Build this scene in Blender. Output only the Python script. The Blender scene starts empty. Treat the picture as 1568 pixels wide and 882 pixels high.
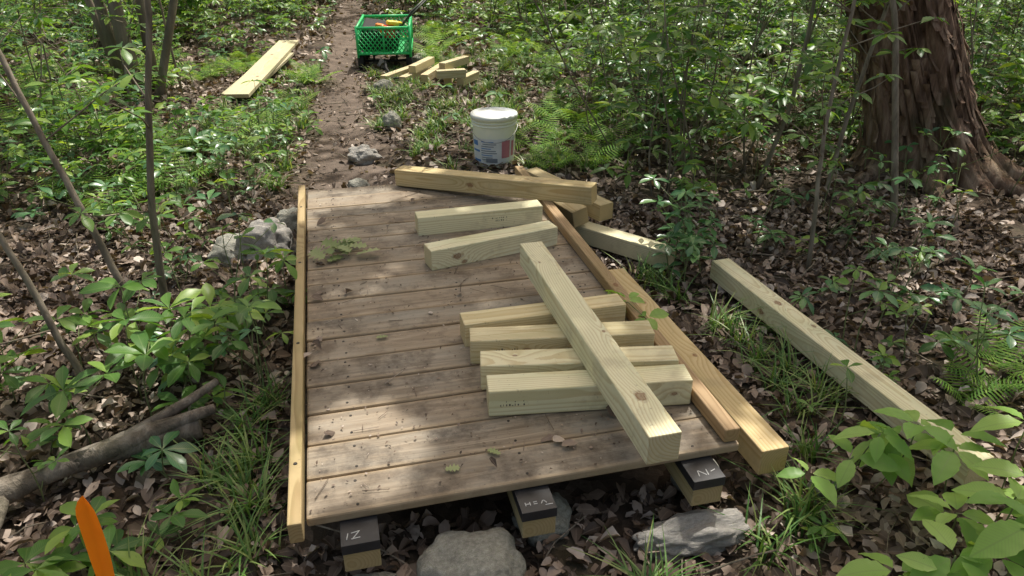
import bpy, bmesh, math, random
import numpy as np
from mathutils import Vector, Matrix, noise as mnoise
random.seed(7); rng=np.random.default_rng(11)
scene=bpy.context.scene
rad=math.radians

# ------------------------------------------------------------ helpers
def link(o,parent=None):
    scene.collection.objects.link(o)
    if parent is not None: o.parent=parent
    return o
def empty(name,loc=(0,0,0),rz=0):
    e=bpy.data.objects.new(name,None); e.location=loc; e.rotation_euler=(0,0,rz); e.empty_display_size=.1
    return link(e)
def hgt(x,y):
    return (.022*np.sin(1.3*x+.5)*np.cos(1.1*y+.3)+.014*np.sin(2.9*x+1.7*y)+.008*np.sin(6.1*x-4.3*y+1)
            +.006*np.sin(9.3*x+7.7*y)-.01)
class NT:
    def __init__(s,name,idtree=None):
        s.m=bpy.data.materials.new(name); s.m.use_nodes=True; s.t=s.m.node_tree
        s.t.nodes.clear(); s.out=s.t.nodes.new('ShaderNodeOutputMaterial')
    def n(s,typ,ins=None,**kw):
        nd=s.t.nodes.new(typ)
        for k,v in kw.items(): setattr(nd,k,v)
        if ins:
            for k,v in ins.items():
                if isinstance(v,bpy.types.NodeSocket): s.t.links.new(v,nd.inputs[k])
                else: nd.inputs[k].default_value=v
        return nd
    def math(s,op,a,b=0.0,c=None,clamp=False):
        ins={0:a,1:b}
        if c is not None: ins[2]=c
        nd=s.n('ShaderNodeMath',ins,operation=op); nd.use_clamp=clamp
        return nd.outputs[0]
    def mix(s,f,a,b,blend='MIX'):
        nd=s.t.nodes.new('ShaderNodeMix'); nd.data_type='RGBA'; nd.blend_type=blend
        for i,v in ((0,f),(6,a),(7,b)):
            if isinstance(v,bpy.types.NodeSocket): s.t.links.new(v,nd.inputs[i])
            else:
                if i!=0 and len(v)==3: v=(*v,1)
                nd.inputs[i].default_value=v
        return nd.outputs[2]
    def ramp(s,f,stops,interp='LINEAR'):
        nd=s.n('ShaderNodeValToRGB',{0:f}); cr=nd.color_ramp; cr.interpolation=interp
        while len(cr.elements)<len(stops): cr.elements.new(.5)
        for e,(p,c) in zip(cr.elements,stops):
            e.position=p
            if not hasattr(c,'__len__'): c=(c,c,c)
            e.color=(*c,1) if len(c)==3 else c
        return nd.outputs[0]
    def obj(s): return s.n('ShaderNodeTexCoord').outputs['Object']
    def mapping(s,v,scale=(1,1,1),loc=(0,0,0)):
        return s.n('ShaderNodeMapping',{0:v,1:loc,3:scale}).outputs[0]
    def noise(s,v,scale=5,detail=4,rough=.55,dist=0):
        return s.n('ShaderNodeTexNoise',{'Vector':v,'Scale':scale,'Detail':detail,'Roughness':rough,'Distortion':dist})
    def bump(s,h,strength=.4,dist=.01):
        return s.n('ShaderNodeBump',{'Height':h,'Strength':strength,'Distance':dist}).outputs[0]
    def finish(s,col,rough=.7,normal=None,transl=0.0,spec=.4,metal=0.0):
        ins={'Base Color':col if isinstance(col,bpy.types.NodeSocket) else (*col,1),'Roughness':rough,'Specular IOR Level':spec,'Metallic':metal}
        if normal is not None: ins['Normal']=normal
        p=s.n('ShaderNodeBsdfPrincipled',ins).outputs[0]
        if transl>0:
            tc=s.mix(1.0,col if isinstance(col,bpy.types.NodeSocket) else (*col,1),(1.45,1.35,.5),'MULTIPLY')
            t=s.n('ShaderNodeBsdfTranslucent',{'Color':tc}).outputs[0]
            p=s.n('ShaderNodeMixShader',{0:transl,1:p,2:t}).outputs[0]
        s.t.links.new(p,s.out.inputs[0]); return s.m
def plain(name,col,rough=.5,spec=.4,metal=0,transl=0,var=.12):
    t=NT(name); o=t.obj(); nz=t.noise(o,25,4).outputs[0]
    d=tuple(c*(1-var*1.5) for c in col); l=tuple(min(1,c*(1+var)) for c in col)
    return t.finish(t.mix(nz,d,l),rough,None,transl,spec,metal)

class MB:
    def __init__(s): s.V=[];s.F=[];s.M=[];s.U=[];s.n=0
    def add(s,V,F,mi=0,UV=None):
        V=np.asarray(V,float);F=np.asarray(F,int)
        s.V.append(V); s.F.append(F+s.n); s.M.append(np.full(len(F),mi,int))
        s.U.append(np.zeros((len(V),2)) if UV is None else UV); s.n+=len(V)
    def inst(s,tm,R,T,S,mi=0):
        tv,tf,tu=tm; K=len(T)
        if K==0: return
        S=np.asarray(S,float)
        if S.ndim==1: S=S[:,None]*np.ones((1,3))
        V=np.einsum('kij,kvj->kvi',R,tv[None]*S[:,None,:])+np.asarray(T)[:,None,:]
        F=tf[None]+(np.arange(K)*len(tv))[:,None,None]
        s.add(V.reshape(-1,3),F.reshape(-1,3),mi,np.tile(tu,(K,1)))
    def tube(s,P,r,k=5,mi=0):
        P=np.asarray(P,float); n=len(P); r=np.broadcast_to(np.asarray(r,float),(n,))
        d=np.gradient(P,axis=0); d/=np.linalg.norm(d,axis=1)[:,None]+1e-9
        ref=np.array([0,0,1.]) if abs(d[0][2])<.8 else np.array([1.,0,0])
        a=np.cross(d,ref); a/=np.linalg.norm(a,axis=1)[:,None]+1e-9; b=np.cross(d,a)
        th=np.arange(k)*2*math.pi/k
        V=P[:,None,:]+r[:,None,None]*(np.cos(th)[None,:,None]*a[:,None,:]+np.sin(th)[None,:,None]*b[:,None,:])
        F=[]
        for i in range(n-1):
            for j in range(k):
                q=(i*k+j,i*k+(j+1)%k,(i+1)*k+(j+1)%k,(i+1)*k+j)
                F+=[(q[0],q[1],q[2]),(q[0],q[2],q[3])]
        V=V.reshape(-1,3); V=np.vstack([V,P[-1],P[0]])
        for j in range(k):
            F.append(((n-1)*k+j,(n-1)*k+(j+1)%k,n*k)); F.append((( j+1)%k,j,n*k+1))
        s.add(V,F,mi)
    def build(s,name,mats,smooth=True,parent=None):
        V=np.concatenate(s.V);F=np.concatenate(s.F);M=np.concatenate(s.M);U=np.concatenate(s.U)
        me=bpy.data.meshes.new(name); me.vertices.add(len(V)); me.vertices.foreach_set('co',V.astype(np.float32).ravel())
        me.loops.add(F.size); me.loops.foreach_set('vertex_index',F.astype(np.int32).ravel())
        me.polygons.add(len(F)); me.polygons.foreach_set('loop_start',(np.arange(len(F))*3).astype(np.int32))
        me.polygons.foreach_set('material_index',M.astype(np.int32))
        me.polygons.foreach_set('use_smooth',np.full(len(F),smooth))
        uv=me.uv_layers.new(name='UVMap'); uv.data.foreach_set('uv',U[F.ravel()].astype(np.float32).ravel())
        for m in mats: me.materials.append(m)
        me.update(calc_edges=True)
        return link(bpy.data.objects.new(name,me),parent)
def rots(yaw,pitch,roll):
    yaw=np.asarray(yaw,float);pitch=np.asarray(pitch,float);roll=np.asarray(roll,float);K=len(yaw)
    def z(): return np.zeros((K,3,3))
    A=z();c,s=np.cos(yaw),np.sin(yaw);A[:,0,0]=c;A[:,0,1]=-s;A[:,1,0]=s;A[:,1,1]=c;A[:,2,2]=1
    B=z();c,s=np.cos(pitch),np.sin(pitch);B[:,0,0]=1;B[:,1,1]=c;B[:,1,2]=-s;B[:,2,1]=s;B[:,2,2]=c
    C=z();c,s=np.cos(roll),np.sin(roll);C[:,1,1]=1;C[:,0,0]=c;C[:,0,2]=s;C[:,2,0]=-s;C[:,2,2]=c
    return A@B@C
def leaf_t(rows,fold=.12,droop=.18,petiole=0.0,wav=0.0):
    V=[];U=[];idx=[]
    for i,(y,w) in enumerate(rows):
        z=-droop*y*y
        if w==0: idx.append((len(V),)*3); V.append((0,y+petiole,z)); U.append((.5,y))
        else:
            s=len(V); idx.append((s,s+1,s+2)); wz=wav*math.sin(i*2.3)
            V+=[(-w,y+petiole,z+fold*w*2+wz),(0,y+petiole,z),(w,y+petiole,z+fold*w*2-wz)]; U+=[(.5-w,y),(.5,y),(.5+w,y)]
    F=[]
    for a,b in zip(idx[:-1],idx[1:]):
        for (i,j) in ((0,1),(1,2)):
            q=[a[i],b[i],b[j],a[j]]
            q2=[]
            for t in q:
                if t not in q2: q2.append(t)
            F.append((q2[0],q2[2],q2[1]))
            if len(q2)==4: F.append((q2[0],q2[3],q2[2]))
    return np.array(V,float),np.array(F),np.array(U,float)
LEAF_OB=leaf_t([(0,0),(.12,.035),(.32,.12),(.52,.19),(.7,.2),(.86,.12),(1,0)],.16,.25,0,.012)
LEAF_OV=leaf_t([(0,0),(.1,.10),(.2,.19),(.28,.2),(.33,.245),(.42,.24),(.5,.265),(.6,.235),(.68,.215),(.78,.16),(.88,.09),(1,0)],.14,.28,.12,.012)
LEAF_LO=leaf_t([(0,0),(.3,.17),(.6,.19),(1,0)],.2,.2)
def dry(seed):
    r=random.Random(seed); rows=[(0,0),(.15,.16),(.35,.3),(.55,.34),(.78,.22),(1,0)]
    rows=[(y,w*r.uniform(.8,1.25)) for y,w in rows]
    V,F,U=leaf_t(rows,r.uniform(-.1,.6),r.uniform(-.6,.7),0,.06)
    V[:,1]-=.5; V[:,2]-=V[:,2].min(); return V,F,U
DRY=[dry(i) for i in range(8)]
def oak():
    pts=[(.0,0),(.06,.1),(.2,.16),(.09,.27),(.3,.38),(.1,.47),(.36,.62),(.13,.68),(.26,.84),(.08,.86),(0,1)]
    V=[];F=[];U=[]
    for x,y in pts: V.append((-x,y,.15*x-.1*y*y)); U.append((.5-x,y))
    n=len(pts)
    for x,y in pts: V.append((x,y,.15*x-.1*y*y)); U.append((.5+x,y))
    for x,y in pts: V.append((0,y,-.1*y*y)); U.append((.5,y))
    for i in range(n-1):
        F+=[(i,i+1,2*n+i+1),(i,2*n+i+1,2*n+i),(n+i,2*n+i+1,n+i+1),(n+i,2*n+i,2*n+i+1)]
    return np.array(V,float),np.array(F),np.array(U,float)
OAK=oak()

# ------------------------------------------------------------ materials
def leafmat(name,stops,transl=.3,rough=.42,spec=.5,g=1.15):
    t=NT(name); r=t.n('ShaderNodeNewGeometry').outputs['Random Per Island']
    c=t.ramp(r,[(p,tuple(min(.8,x*g) for x in cc)) for p,cc in stops])
    uv=t.n('ShaderNodeUVMap').outputs[0]; sp=t.n('ShaderNodeSeparateXYZ',{0:uv})
    ax=t.math('ABSOLUTE',t.math('SUBTRACT',sp.outputs[0],.5))
    mid=t.math('SUBTRACT',1,t.math('MULTIPLY',ax,45),clamp=True)
    v=t.math('ADD',t.math('MULTIPLY',sp.outputs[1],55),t.math('MULTIPLY',ax,-50))
    vs=t.math('MULTIPLY',t.math('POWER',t.math('ABSOLUTE',t.math('SINE',v)),6),.22)
    vein=t.math('MAXIMUM',t.math('MULTIPLY',mid,.5),vs)
    c=t.mix(vein,c,(.26,.37,.13))
    return t.finish(c,rough,None,transl,spec)
M_leaf=leafmat('leaf_green',[(0,(.045,.125,.03)),(.35,(.085,.205,.04)),(.7,(.14,.28,.05)),(1,(.31,.44,.08))],.42,.38)
M_leaf_dark=leafmat('leaf_dark',[(0,(.03,.11,.042)),(.5,(.055,.175,.065)),(1,(.13,.27,.09))],.28,.3,.7)
M_leaf_lite=leafmat('leaf_light',[(0,(.15,.31,.06)),(.5,(.24,.43,.09)),(1,(.37,.54,.15))],.42,.45)
M_fern=leafmat('fern_green',[(0,(.09,.21,.035)),(.5,(.15,.3,.05)),(1,(.27,.4,.08))],.38,.6,.2)
M_grass=leafmat('grass_green',[(0,(.05,.14,.03)),(.5,(.11,.22,.05)),(1,(.3,.36,.13))],.3,.4,.5)
t=NT('canopy_green'); r=t.n('ShaderNodeNewGeometry').outputs['Random Per Island']
M_canopy=t.finish(t.ramp(r,[(0,(.08,.15,.04)),(1,(.14,.22,.07))]),.6,None,.25,.2)
def dryleafmat(name,stops):
    t=NT(name); r=t.n('ShaderNodeNewGeometry').outputs['Random Per Island']
    c=t.ramp(r,stops); uv=t.n('ShaderNodeUVMap').outputs[0]; sp=t.n('ShaderNodeSeparateXYZ',{0:uv})
    ax=t.math('ABSOLUTE',t.math('SUBTRACT',sp.outputs[0],.5)); mid=t.math('SUBTRACT',1,t.math('MULTIPLY',ax,30),clamp=True)
    nz=t.noise(t.obj(),45,2).outputs[0]
    c=t.mix(t.math('MULTIPLY',nz,.5),c,(.07,.048,.035)); c=t.mix(t.math('MULTIPLY',mid,.4),c,(.42,.32,.24))
    return t.finish(c,.6,None,.08,.45)
M_dry=dryleafmat('dry_leaf',[(0,(.055,.037,.026)),(.33,(.14,.098,.07)),(.62,(.28,.205,.152)),(.86,(.48,.38,.31)),(1,(.74,.65,.57))])
def barkmat(name,a,b,c3,sc=10,bump=.6,stretch=.15):
    t=NT(name); o=t.obj(); m=t.mapping(o,(1,1,stretch))
    n1=t.noise(m,sc,6,.65,.4).outputs[0]; n2=t.noise(o,3,3).outputs[0]; n3=t.noise(m,sc*3.3,4,.7).outputs[0]
    c=t.ramp(n1,[(.3,a),(.5,b),(.7,c3)]); c=t.mix(t.math('MULTIPLY',n3,.5),c,tuple(x*.45 for x in b))
    c=t.mix(t.ramp(n2,[(.5,0),(.75,.5)]),c,(.13,.14,.08))
    h=t.math('ADD',n1,t.math('MULTIPLY',n3,.4))
    return t.finish(c,.9,t.bump(h,bump,.02),0,.15)
M_bark=barkmat('bark_grey',(.11,.093,.07),(.25,.21,.17),(.42,.37,.3))
M_barkred=barkmat('bark_shaggy',(.045,.027,.018),(.24,.155,.11),(.55,.42,.32),14,1.0,.1)
M_stem=barkmat('stem_brown',(.11,.09,.07),(.28,.235,.18),(.44,.385,.31),30,.3)
M_stemg=plain('stem_green',(.18,.22,.09),.6)
M_log=barkmat('log_weathered',(.05,.04,.03),(.22,.185,.15),(.46,.41,.35),16,.9,.3)

def woodmat(name,seed,light=(.66,.56,.33),dark=(.47,.34,.155),knots=(),ringw=.0065,stain=.25):
    r=random.Random(seed); t=NT(name); o=t.obj()
    sx=t.mapping(o,(1.1,5,5),(seed*3.7,seed*1.3,seed*.7))
    dn=t.noise(sx,1.0,3,.5); dv=t.n('ShaderNodeVectorMath',{0:dn.outputs[1],1:(.5,.5,.5)},operation='SUBTRACT').outputs[0]
    dv=t.n('ShaderNodeVectorMath',{0:dv,1:(0,.04,.04)},operation='MULTIPLY').outputs[0]
    p=t.n('ShaderNodeVectorMath',{0:o,1:dv},operation='ADD').outputs[0]
    p=t.n('ShaderNodeVectorMath',{0:p,1:(0,r.uniform(-.04,.04),r.uniform(-.05,.05))},operation='ADD').outputs[0]
    p=t.n('ShaderNodeVectorMath',{0:p,1:(0.02,1,1)},operation='MULTIPLY').outputs[0]
    ln=t.n('ShaderNodeVectorMath',{0:p},operation='LENGTH').outputs['Value']
    kmask=None
    for k in knots:
        q=t.n('ShaderNodeVectorMath',{0:o,1:k[:3]},operation='SUBTRACT').outputs[0]
        q=t.n('ShaderNodeVectorMath',{0:q,1:(.6,1,1)},operation='MULTIPLY').outputs[0]
        d=t.n('ShaderNodeVectorMath',{0:q},operation='LENGTH').outputs['Value']
        d=t.math('ADD',d,t.math('MULTIPLY',t.math('SUBTRACT',t.noise(o,70,2).outputs[0],.5),k[3]*.9))
        ln=t.math('ADD',ln,t.math('MULTIPLY',t.math('EXPONENT',t.math('MULTIPLY',d,-28)),.03))
        mk=t.ramp(t.math('DIVIDE',d,k[3]),[(0,.85),(.3,.6),(.5,.85),(.66,.4),(1,0)])
        kmask=mk if kmask is None else t.math('MAXIMUM',kmask,mk)
    rg=t.math('FRACT',t.math('DIVIDE',ln,ringw))
    rc=t.ramp(rg,[(0,0),(.45,.15),(.8,.95),(.93,.9),(1,0)])
    fib=t.noise(t.mapping(o,(4,160,160)),1,3,.6).outputs[0]
    big=t.noise(t.mapping(o,(2.2,9,9),(seed,0,0)),1,3,.6).outputs[0]
    c=t.mix(t.math('MULTIPLY',rc,.9),light,dark)
    c=t.mix(t.math('MULTIPLY',fib,.25),c,tuple(x*.6 for x in light))
    c=t.mix(t.ramp(big,[(.45,0),(.72,stain*2.2)]),c,tuple(x*.72 for x in (light[0]*.88,light[1]*.95,light[2]*.75)))
    geo=t.n('ShaderNodeTexCoord').outputs['Normal']; nx=t.math('ABSOLUTE',t.n('ShaderNodeSeparateXYZ',{0:geo}).outputs[0])
    c=t.mix(t.math('MULTIPLY',t.math('GREATER_THAN',nx,.8),.4),c,(.42,.27,.11))
    sp=t.noise(o,60,4,.7).outputs[0]; c=t.mix(t.ramp(sp,[(.64,0),(.73,.55)]),c,(.22,.16,.09))
    sc=t.noise(o,6,5,.7).outputs[0]; c=t.mix(t.ramp(sc,[(.56,0),(.7,.3)]),c,(.32,.25,.15))
    if kmask is not None: c=t.mix(kmask,c,(.2,.08,.035))
    h=t.math('ADD',t.math('MULTIPLY',fib,.6),t.math('MULTIPLY',rc,.5))
    return t.finish(c,.68,t.bump(h,.25,.002),0,.3)
def deckmat():
    t=NT('weathered_board'); o=t.obj(); oi=t.n('ShaderNodeObjectInfo'); rn=oi.outputs['Random']
    off=t.n('ShaderNodeCombineXYZ',{0:t.math('MULTIPLY',rn,37),1:t.math('MULTIPLY',rn,11),2:0.0}).outputs[0]
    p=t.n('ShaderNodeVectorMath',{0:o,1:off},operation='ADD').outputs[0]
    fib=t.noise(t.mapping(p,(5,130,130)),1,4,.65).outputs[0]
    grain=t.noise(t.mapping(p,(1.6,26,26)),1,5,.65,1.4).outputs[0]
    big=t.noise(t.mapping(p,(3,7,7)),1,5,.65).outputs[0]
    blot=t.noise(p,7,6,.72).outputs[0]; spk=t.noise(p,70,4,.7).outputs[0]
    c=t.ramp(grain,[(.3,(.15,.115,.08)),(.5,(.31,.25,.178)),(.7,(.51,.425,.32))])
    c=t.mix(t.math('MULTIPLY',fib,.5),c,(.10,.08,.06))
    c=t.mix(t.ramp(big,[(.42,0),(.66,.7)]),c,(.30,.28,.235))
    c=t.mix(t.ramp(blot,[(.48,0),(.66,.88)]),c,(.08,.064,.05))
    c=t.mix(t.math('MULTIPLY',rn,.22),c,(.45,.32,.2))
    c=t.mix(t.ramp(spk,[(.62,0),(.70,.7)]),c,(.05,.038,.03))
    y=t.math('ABSOLUTE',t.n('ShaderNodeSeparateXYZ',{0:o}).outputs[1])
    c=t.mix(t.math('MULTIPLY',t.ramp(y,[(.054,0),(.068,1)]),.45),c,(.52,.38,.22))
    h=t.math('ADD',t.math('MULTIPLY',fib,.7),grain)
    return t.finish(c,.66,t.bump(h,.5,.003),0,.35)
M_deck=deckmat()
M_curb=woodmat('curb_wood',5,(.50,.38,.20),(.32,.22,.10),[(.4,0,.02,.012)],.007,.5)
M_curb2=woodmat('curb_wood_worn',9,(.46,.32,.18),(.29,.185,.09),[(-.3,0,.02,.012)],.007,.3)
M_screw=plain('screw_metal',(.05,.045,.04),.5,.5,.6)

# ------------------------------------------------------------ world, sun, camera
EL=rad(64); AZ=rad(24)
SD=Vector((math.sin(AZ)*math.cos(EL),math.cos(AZ)*math.cos(EL),math.sin(EL)))
w=bpy.data.worlds.new('World'); scene.world=w; w.use_nodes=True
nt=w.node_tree; bg=nt.nodes['Background']; sky=nt.nodes.new('ShaderNodeTexSky'); sky.sky_type='NISHITA'
sky.sun_disc=False; sky.sun_elevation=EL; sky.sun_rotation=AZ; sky.dust_density=6; sky.ozone_density=.4; sky.air_density=1.3
mx=nt.nodes.new('ShaderNodeMix'); mx.data_type='RGBA'; mx.blend_type='MULTIPLY'; mx.inputs[0].default_value=1
mx.inputs[7].default_value=(1.06,.985,.85,1)
nt.links.new(sky.outputs[0],mx.inputs[6]); nt.links.new(mx.outputs[2],bg.inputs[0]); bg.inputs[1].default_value=.15
sl=bpy.data.lights.new('sun','SUN'); sl.energy=5; sl.angle=rad(.45); sl.color=(1,.96,.88)
so=link(bpy.data.objects.new('sun',sl)); so.rotation_euler=SD.to_track_quat('Z','Y').to_euler()
scene.view_settings.view_transform='Standard'; scene.view_settings.look='None'; scene.view_settings.exposure=0
cam=bpy.data.cameras.new('camera'); co=link(bpy.data.objects.new('camera',cam)); co.location=(0,0,1.55)
co.rotation_euler=(rad(62.5),0,0); cam.sensor_width=36; cam.lens=18/math.tan(rad(35)); cam.clip_end=500; cam.clip_start=.02
scene.camera=co

# ------------------------------------------------------------ ground
def axis(lo,hi,fine,step,grow=1.15):
    a=list(np.arange(fine[0],fine[1],step)); s=step
    while a[-1]<hi: s*=grow; a.append(a[-1]+s)
    s=step
    while a[0]>lo: s*=grow; a.insert(0,a[0]-s)
    return np.array(a)
xs=axis(-70,70,(-6,6),.07); ys=axis(-40,90,(0,12),.07)
X,Y=np.meshgrid(xs,ys); Z=hgt(X,Y)
nx_,ny_=len(xs),len(ys); ii=np.arange((ny_-1)*(nx_-1)); r_=ii//(nx_-1); c_=ii%(nx_-1); a=r_*nx_+c_
g=MB(); g.add(np.stack([X.ravel(),Y.ravel(),Z.ravel()],1),np.concatenate([np.stack([a,a+1,a+nx_+1],1),np.stack([a,a+nx_+1,a+nx_],1)]))
t=NT('forest_soil'); o=t.obj()
n1=t.noise(o,2,4,.6).outputs[0]; n2=t.noise(o,30,4,.7).outputs[0]
vo=t.n('ShaderNodeTexVoronoi',{'Vector':o,'Scale':22,'Randomness':1.0}); vr=t.n('ShaderNodeSeparateXYZ',{0:vo.outputs['Color']}).outputs[0]
c=t.ramp(vr,[(0,(.05,.036,.027)),(.5,(.11,.082,.06)),(1,(.24,.185,.14))]); c=t.mix(n2,c,(.042,.031,.023)); c=t.mix(t.ramp(n1,[(.5,0),(.7,.5)]),c,(.06,.065,.03))
M_soil=t.finish(c,.9,t.bump(t.math('ADD',n2,vr),.6,.02),0,.2)
g.build('forest_ground',[M_soil])

PY=np.array([3.6,4.4,5.5,6.5,9.13,14.7,22]); PX=np.array([-.75,-1.03,-1.3,-1.52,-2.03,-3.0,-4.5]); PW=np.array([.6,.62,.52,.45,.42,.45,.5])
def pathd(x,y):
    return np.abs(x-np.interp(y,PY,PX))/(np.interp(y,PY,PW)*.5)+np.where(y<3.5,99,0)
yy=np.arange(3.75,20,.05); K=13; V=[]
for y in yy:
    cx=np.interp(y,PY,PX); hw=np.interp(y,PY,PW)*.5
    wl=hw*(1+.28*math.sin(y*5.1)+.16*math.sin(y*13)+.1*math.sin(y*37)); wr=hw*(1+.28*math.sin(y*4.3+2)+.16*math.sin(y*11)+.1*math.sin(y*41))
    for k in range(K):
        f=k/(K-1)*2-1; x=cx+(f*wr if f>0 else f*wl); V.append((x,y,float(hgt(x,y))+.005+.004*math.sin(x*31+y*27)))
n=len(yy); ii=np.arange((n-1)*(K-1)); a=(ii//(K-1))*K+ii%(K-1)
pm=MB(); pm.add(V,np.concatenate([np.stack([a,a+1,a+K+1],1),np.stack([a,a+K+1,a+K],1)]))
t=NT('packed_dirt'); o=t.obj(); n1=t.noise(o,5,5,.65).outputs[0]; n2=t.noise(o,60,4,.7).outputs[0]
c=t.ramp(n1,[(.3,(.10,.078,.062)),(.7,(.27,.215,.175))]); c=t.mix(t.math('MULTIPLY',n2,.6),c,(.075,.058,.046))
pm.build('dirt_path',[t.finish(c,.95,t.bump(t.math('ADD',n1,n2),.6,.02),0,.15)])

# ------------------------------------------------------------ deck frame
O=np.array([-.545,1.318]); TH=rad(13.9); ux=np.array([math.cos(TH),math.sin(TH)]); vx=np.array([-math.sin(TH),math.cos(TH)])
DW,DL,DT=1.22,2.42,.22
def dl(x,y):
    dx=x-O[0];dy=y-O[1]; return dx*ux[0]+dy*ux[1],dx*vx[0]+dy*vx[1]
def boxmesh(name,L,W,H,mats,bev=.004,jit=0,segs=2):
    bm=bmesh.new(); bmesh.ops.create_cube(bm,size=1)
    for v in bm.verts: v.co=Vector((v.co.x*L,v.co.y*W,v.co.z*H))
    bmesh.ops.bevel(bm,geom=bm.edges[:],offset=bev,segments=segs,affect='EDGES',profile=.5)
    me=bpy.data.meshes.new(name); bm.to_mesh(me); bm.free()
    for m in mats: me.materials.append(m)
    for p in me.polygons: p.use_smooth=False
    return me
deck=empty('wooden_boardwalk',(O[0],O[1],0),TH)
pitch_=DL/17; BW=DW-.040
for i in range(17):
    me=boxmesh('board',BW+random.uniform(-.003,.003),pitch_-random.uniform(.004,.008),.028,[M_deck,M_screw],.006)
    bm=bmesh.new(); bm.from_mesh(me)
    for sx in (.165,.615,1.09):
        for sy in (-.042,.042):
            r=bmesh.ops.create_cone(bm,cap_ends=True,segments=8,radius1=.0045,radius2=.004,depth=.002,matrix=Matrix.Translation((sx-.04-BW/2+random.uniform(-.006,.006),sy+random.uniform(-.006,.006),.0143)))
            for f in {f for v in r['verts'] for f in v.link_faces}: f.material_index=1
    bm.to_mesh(me); bm.free()
    b=link(bpy.data.objects.new('deck_board_%d'%(i+1),me),deck); b.location=(.040+BW/2+random.uniform(0,.004),(i+.5)*pitch_,DT-.014+random.uniform(-.0025,.0025))
    b.rotation_euler=(random.uniform(-.012,.012),0,random.uniform(-.0025,.0025))
cl=link(bpy.data.objects.new('curb_left',boxmesh('curb',DL+.05,.034,.062,[M_curb],.004)),deck); cl.rotation_euler=(0,0,rad(90)); cl.location=(.017,DL/2-.015,DT+.028-.031)
cr=link(bpy.data.objects.new('curb_right',boxmesh('curb',DL-.02,.046,.045,[M_curb2],.005)),deck); cr.rotation_euler=(0,0,rad(90)); cr.location=(DW-.025,DL/2+.0,DT+.0265)
for i,yv in enumerate((.18,.8,1.45,2.1)):
    me=bpy.data.meshes.new('screw'); bm=bmesh.new(); bmesh.ops.create_cone(bm,cap_ends=True,segments=10,radius1=.006,radius2=.005,depth=.002); bm.to_mesh(me); bm.free(); me.materials.append(M_screw)
    s1=link(bpy.data.objects.new('curb_screw_%d'%i,me),deck); s1.location=(.017,yv,DT+.0287)
M_joist=woodmat('joist_wood',21,(.5,.41,.24),(.34,.27,.13),(),.007,.3)
t=NT('joist_tape'); nz=t.noise(t.obj(),40,4).outputs[0]; M_tape=t.finish(t.mix(nz,(.012,.012,.013),(.05,.05,.055)),.4,None,0,.5)
M_wh=plain('paint_white',(.6,.61,.6),.5)
for k,s in enumerate((.165,.615,1.09)):
    j=link(bpy.data.objects.new('joist_%d'%(k+1),boxmesh('joist',DL+.07,.089,.089,[M_joist],.003)),deck); j.rotation_euler=(0,0,rad(90)); j.location=(s,DL/2-.042,DT-.028-.049)
    tp=link(bpy.data.objects.new('joist_tape_%d'%(k+1),boxmesh('tape',DL+.074,.093,.03,[M_tape],.001)),deck); tp.rotation_euler=(0,0,rad(90)); tp.location=(s,DL/2-.042,DT-.028-.019)
    sets=[[(-.03,0,.02,80),(-.01,.011,.022,10),(-.01,-.009,.022,5),(-.01,0,.028,53)],[(-.03,0,.012,90),(-.024,0,.008,0),(-.018,0,.012,90),(-.004,.004,.010,5),(-.004,-.003,.010,0),(.014,0,.012,60),(.022,0,.012,-60),(.03,-.012,.02,0)],[(-.02,0,.022,80),(-.008,0,.026,-50),(.006,0,.022,85),(.024,.003,.016,20)]][k]
    for q,(x,z,L,a) in enumerate(sets):
        lt=link(bpy.data.objects.new('lettering_%d_%d'%(k+1,q),boxmesh('lt',L,.0022,.0012,[M_wh],.0003)),deck)
        lt.location=(s+x,-.05+z,DT-.0316); lt.rotation_euler=(0,0,rad(a))

# ------------------------------------------------------------ lumber
WSEED=[30]
M_ink=plain('stamp_ink',(.12,.1,.08),.8)
def post(name,p0,p1,w=.089,knots=(),roll=0,parent=None,tint=1.0,h=None,warm=0.0,stamp=None):
    p0=Vector(p0);p1=Vector(p1); d=p1-p0; L=d.length; x=d.normalized(); y=Vector((0,0,1)).cross(x).normalized(); z=x.cross(y)
    WSEED[0]+=1; sd=WSEED[0]; v=random.uniform(.98,1.05)*tint
    m=woodmat('lumber_wood_%d'%sd,sd,(.89*v,(.84-.14*warm)*v,(.58-.2*warm)*v),(.68*v,(.57-.1*warm)*v,(.32-.12*warm)*v),knots,random.uniform(.005,.009),random.uniform(.1,.3))
    h=h or w
    me=boxmesh(name,L,w,h,[m,M_ink],.004)
    if stamp is not None:
        bm=bmesh.new(); bm.from_mesh(me)
        for i in range(9):
            for rr in range(2):
                if random.random()<.25: continue
                x0=stamp+i*.0085; zz=.004-rr*.013; hh=random.uniform(.003,.0085); ww=random.uniform(.0015,.005)
                vs=[bm.verts.new((x0+a_*ww,-w/2-.0005,zz+b_*hh)) for a_,b_ in ((0,0),(1,0),(1,1),(0,1))]
                f=bm.faces.new(vs); f.material_index=1
        bm.to_mesh(me); bm.free()
    ob=bpy.data.objects.new(name,me)
    R=Matrix((x,y,z)).transposed().to_4x4(); c=(p0+p1)/2-z*h/2
    ob.matrix_world=Matrix.Translation(c)@R@Matrix.Rotation(roll,4,'X')
    link(ob,parent); return ob
w2=.0445
post('lumber_post',(.073,2.597,.399),(.379,1.43,.399),knots=[(.44,.005,w2,.02),(-.42,-.02,w2,.007),(.1,.03,w2,.006)])
post('lumber_block',(-.073,1.777,.309),(.533,1.838,.309),knots=[(.25,-w2,0,.009)],stamp=-.27)
post('lumber_block',(-.099,1.912,.309),(.515,1.946,.309),knots=[(-.05,-w2,.01,.009),(-.2,.01,w2,.007)],stamp=.1,warm=.15)
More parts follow.
